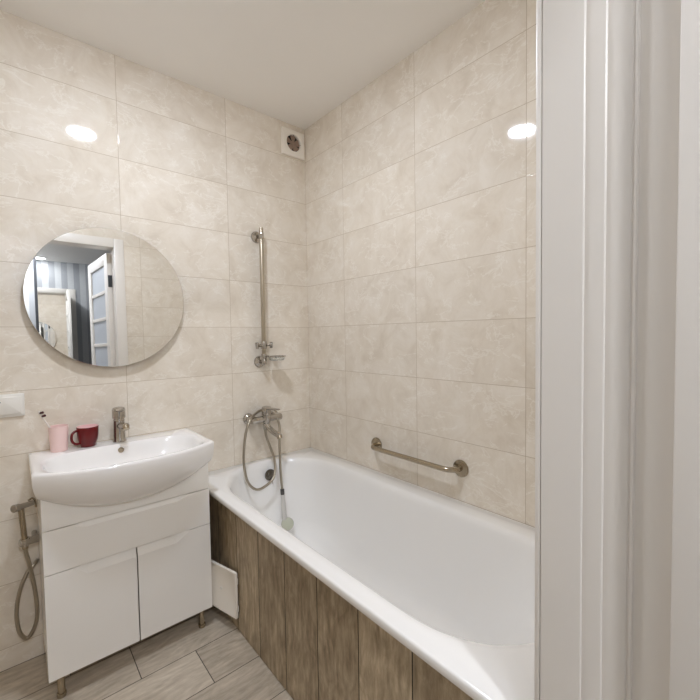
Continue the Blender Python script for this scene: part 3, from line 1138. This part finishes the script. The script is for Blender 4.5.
spts = spline([(bx, by, bz - 0.022), (bx + 0.002, by - 0.015, bz - 0.046), (bx + 0.010, by - 0.05, bz - 0.066), (bx + 0.020, by - 0.082, bz - 0.079),
               (bx + 0.024, by - 0.100, bz - 0.086)], 6)
tube(bm, spts, 0.0150, 20)
so = finish(bm, 'spout', 'chrome', mix_)
bm = bmesh.new()
lathe(bm, (bx + 0.0225, by - 0.093, bz - 0.080), (0.05, -0.35, -0.9), [(0, 0.0135), (0.016, 0.014), (0.018, 0.0125), (0.018, 0.009)], 20)
finish(bm, 'aerator', 'steel', so)

# hand shower with its hose hung over the mixer
hs = thing('hand_shower', 'hand shower hanging into the bathtub on a looped metal hose', 'hand shower', (-0.301, -0.20, 0.25))
hpts = [(-0.352, -0.070, 0.796), (-0.353, -0.074, 0.770), (-0.349, -0.088, 0.717), (-0.327, -0.125, 0.602), (-0.349, -0.150, 0.522), (-0.409, -0.160, 0.489),
        (-0.461, -0.158, 0.487), (-0.500, -0.145, 0.539), (-0.507, -0.125, 0.642), (-0.486, -0.108, 0.767), (-0.452, -0.098, 0.839),
        (-0.405, -0.062, 0.860), (-0.360, -0.030, 0.867), (-0.322, -0.028, 0.868), (-0.284, -0.055, 0.852), (-0.279, -0.102, 0.785),
        (-0.294, -0.125, 0.714), (-0.309, -0.155, 0.547), (-0.310, -0.170, 0.448)]
bm = bmesh.new()
tube(bm, resample(spline(hpts, 14), 0.003), 0.0068, 10, ribbed=0.06)
hz = finish(bm, 'shower_hose', 'hose', hs)
bm = bmesh.new()
cyl(bm, (-0.3535, -0.070, 0.800), (-0.3533, -0.0745, 0.770), 0.0098, seg=16, bev=0.001)
finish(bm, 'hose_nut', 'chrome', hz)
bm = bmesh.new()
e0 = Vector((-0.310, -0.170, 0.452))
e1 = Vector((-0.3105, -0.186, 0.300))
dd = (e1 - e0).normalized()
tube(bm, [e0, e0 + dd * 0.002, e0 + dd * 0.028, e0 + dd * 0.03], 0.011, 16, radii=[0.009, 0.0108, 0.0108, 0.0095])
finish(bm, 'hose_cone', 'grey_rubber', hz)
bm = bmesh.new()
L_ = (e1 - e0).length
tube(bm, [e0 + dd * 0.028, e0 + dd * 0.035, e0 + dd * 0.08, e0 + dd * 0.12, e0 + dd * L_, e1 + dd * 0.012], 0.012, 18,
     radii=[0.009, 0.0105, 0.0125, 0.013, 0.0135, 0.011])
finish(bm, 'shower_handle', 'clear', hs)
bm = bmesh.new()
hd = Vector((-0.42, -0.78, 0.46)).normalized()
hc = Vector((-0.302, -0.204, 0.268))
lathe(bm, hc - hd * 0.016, hd, [(0, 0.012), (0.004, 0.022), (0.012, 0.032), (0.019, 0.0335), (0.021, 0.0325)], 36)
head = finish(bm, 'shower_head', 'chrome', hs)
bm = bmesh.new()
lathe(bm, hc + hd * 0.0045, hd, [(0, 0.0315), (0.002, 0.0315), (0.0035, 0.028), (0.004, 0.006)], 36)
finish(bm, 'spray_face', 'spray_face', head)

# ------------------------------------------------------------------ grab bar
gy0, gy1, gz = -0.592, -1.087, 0.722
gb = thing('grab_bar', 'chrome grab bar on the side wall above the bathtub', 'grab bar', (0, (gy0 + gy1) / 2, gz))
gpts = []
gd = 0.058
def arc_pts(ya, s):
    out = []
    R = 0.052
    for i in range(9):
        a = PI / 2 * i / 8
        out.append((-(gd - R) - R * math.sin(a), ya + s * (R - R * math.cos(a)), gz))
    return out
a_ = [(-0.003, gy0, gz)] + arc_pts(gy0, -1)
b_ = arc_pts(gy1, 1)[::-1] + [(-0.003, gy1, gz)]
bm = bmesh.new()
tube(bm, [Vector(p) for p in a_ + b_], 0.0115, 20)
finish(bm, 'bar', 'steel', gb)
for yy in (gy0, gy1):
    bm = bmesh.new()
    lathe(bm, (-0.0004, yy, gz), (-1, 0, 0), [(0, 0.036), (0.003, 0.036), (0.007, 0.034), (0.009, 0.026), (0.010, 0.013)], 36)
    finish(bm, 'wall_flange', 'steel', gb)

# ------------------------------------------------------------------ bidet sprayer
bs = thing('bidet_sprayer', 'steel bidet sprayer with looped hose beside the vanity cabinet', 'bidet sprayer', (-1.38, -0.06, 0.505))
bm = bmesh.new()
cyl(bm, (-1.399, -0.080, 0.512), (VX0 - 0.0006, -0.060, 0.506), 0.0135, 0.0145, 20, bev=0.002)
cyl(bm, (-1.353, -0.0003, 0.510), (-1.353, -0.056, 0.508), 0.010, seg=18)
lathe(bm, (-1.383, -0.074, 0.495), (0, 0, 1), [(0, 0.0125), (0.03, 0.015), (0.03, 0.011), (0, 0.009)], 20)
finish(bm, 'sprayer_bracket', 'chrome', bs)
bm = bmesh.new()
tube(bm, spline([(-1.383, -0.074, 0.485), (-1.385, -0.077, 0.54), (-1.388, -0.082, 0.60), (-1.391, -0.088, 0.648)], 5), 0.0095, 16)
hn = finish(bm, 'sprayer_handle', 'steel', bs)
bm = bmesh.new()
lathe(bm, (-1.354, -0.073, 0.654), (-0.75, -0.65, 0.12), [(0, 0.006), (0.003, 0.0095), (0.05, 0.0105), (0.056, 0.0095), (0.058, 0.0135), (0.076, 0.0145), (0.078, 0.012), (0.078, 0.006)], 20)
finish(bm, 'nozzle', 'chrome', hn)
bm = bmesh.new()
tube(bm, spline([(-1.368, -0.078, 0.668), (-1.356, -0.070, 0.671), (-1.3475, -0.066, 0.658), (-1.3460, -0.066, 0.632)], 5), 0.0036, 10)
finish(bm, 'trigger', 'steel', hn)
bm = bmesh.new()
hb = [(-1.383, -0.074, 0.492), (-1.381, -0.070, 0.46), (-1.373, -0.060, 0.410), (-1.360, -0.054, 0.300), (-1.356, -0.050, 0.216), (-1.364, -0.048, 0.159),
      (-1.388, -0.048, 0.120), (-1.411, -0.048, 0.152), (-1.418, -0.046, 0.227), (-1.408, -0.040, 0.301), (-1.383, -0.030, 0.365), (-1.356, -0.018, 0.390), (-1.349, -0.0005, 0.393)]
tube(bm, resample(spline(hb, 12), 0.003), 0.0070, 10, ribbed=0.05)
finish(bm, 'sprayer_hose', 'hose', bs)

# ------------------------------------------------------------------ ceiling lights
def downlight(loc, mat, label, group=None):
    t = thing('ceiling_light', label, 'ceiling light', (loc[0], loc[1], ZC))
    bm = bmesh.new()
    lathe(bm, (loc[0], loc[1], ZC - 0.0005), (0, 0, -1), [(0, 0.088), (0.003, 0.088), (0.008, 0.083), (0.012, 0.072), (0.010, 0.069)], 48, cap1=False)
    finish(bm, 'light_housing', 'plastic_white', t)
    bm = bmesh.new()
    lathe(bm, (loc[0], loc[1], ZC - 0.004), (0, 0, -1), [(0, 0.0685), (0.009, 0.0685), (0.013, 0.066), (0.016, 0.056), (0.018, 0.03), (0.0182, 0.01)], 48)
    finish(bm, 'diffuser', mat, t)
    return t


downlight(BATH_LAMP, 'lamp_bath', 'round flush ceiling light in the bathroom whose glow reflects in the tiles')
downlight(HALL_LAMP, 'lamp_hall', 'round flush hall ceiling light above the doorway, reflected bright in the round mirror')

downlight((-1.34, -3.20), 'lamp_fill', 'unseen round fill light added on the hall ceiling to brighten the doorway and vanity')  # added out of view to brighten the door frame and vanity fronts

# tall mirror panel across the hall
hm = thing('hall_mirror', 'tall hall mirror seen reflected inside the round bathroom mirror', 'mirror', (-0.6, YFAR + 0.01, 0.0))
finish(newbox(-1.155, 0.2, YFAR + 0.0155, YFAR + 0.0195, 0.06, ZC - 0.04), 'mirror_glass', 'mirror', hm, smooth=False)
finish(newbox(-1.155, 0.2, YFAR + 0.0005, YFAR + 0.0150, 0.06, ZC - 0.04), 'mirror_back', 'mirror_back', hm, smooth=False)
bm = bmesh.new()
box(bm, -1.180, -1.155, YFAR + 0.0005, YFAR + 0.026, 0.0, ZC - 0.002)
box(bm, 0.2, 0.225, YFAR + 0.0005, YFAR + 0.026, 0.0, ZC - 0.002)
box(bm, -1.155, 0.2, YFAR + 0.0005, YFAR + 0.026, 0.0, 0.06)
finish(bm, 'mirror_frame', 'dark_frame', hm, smooth=False)
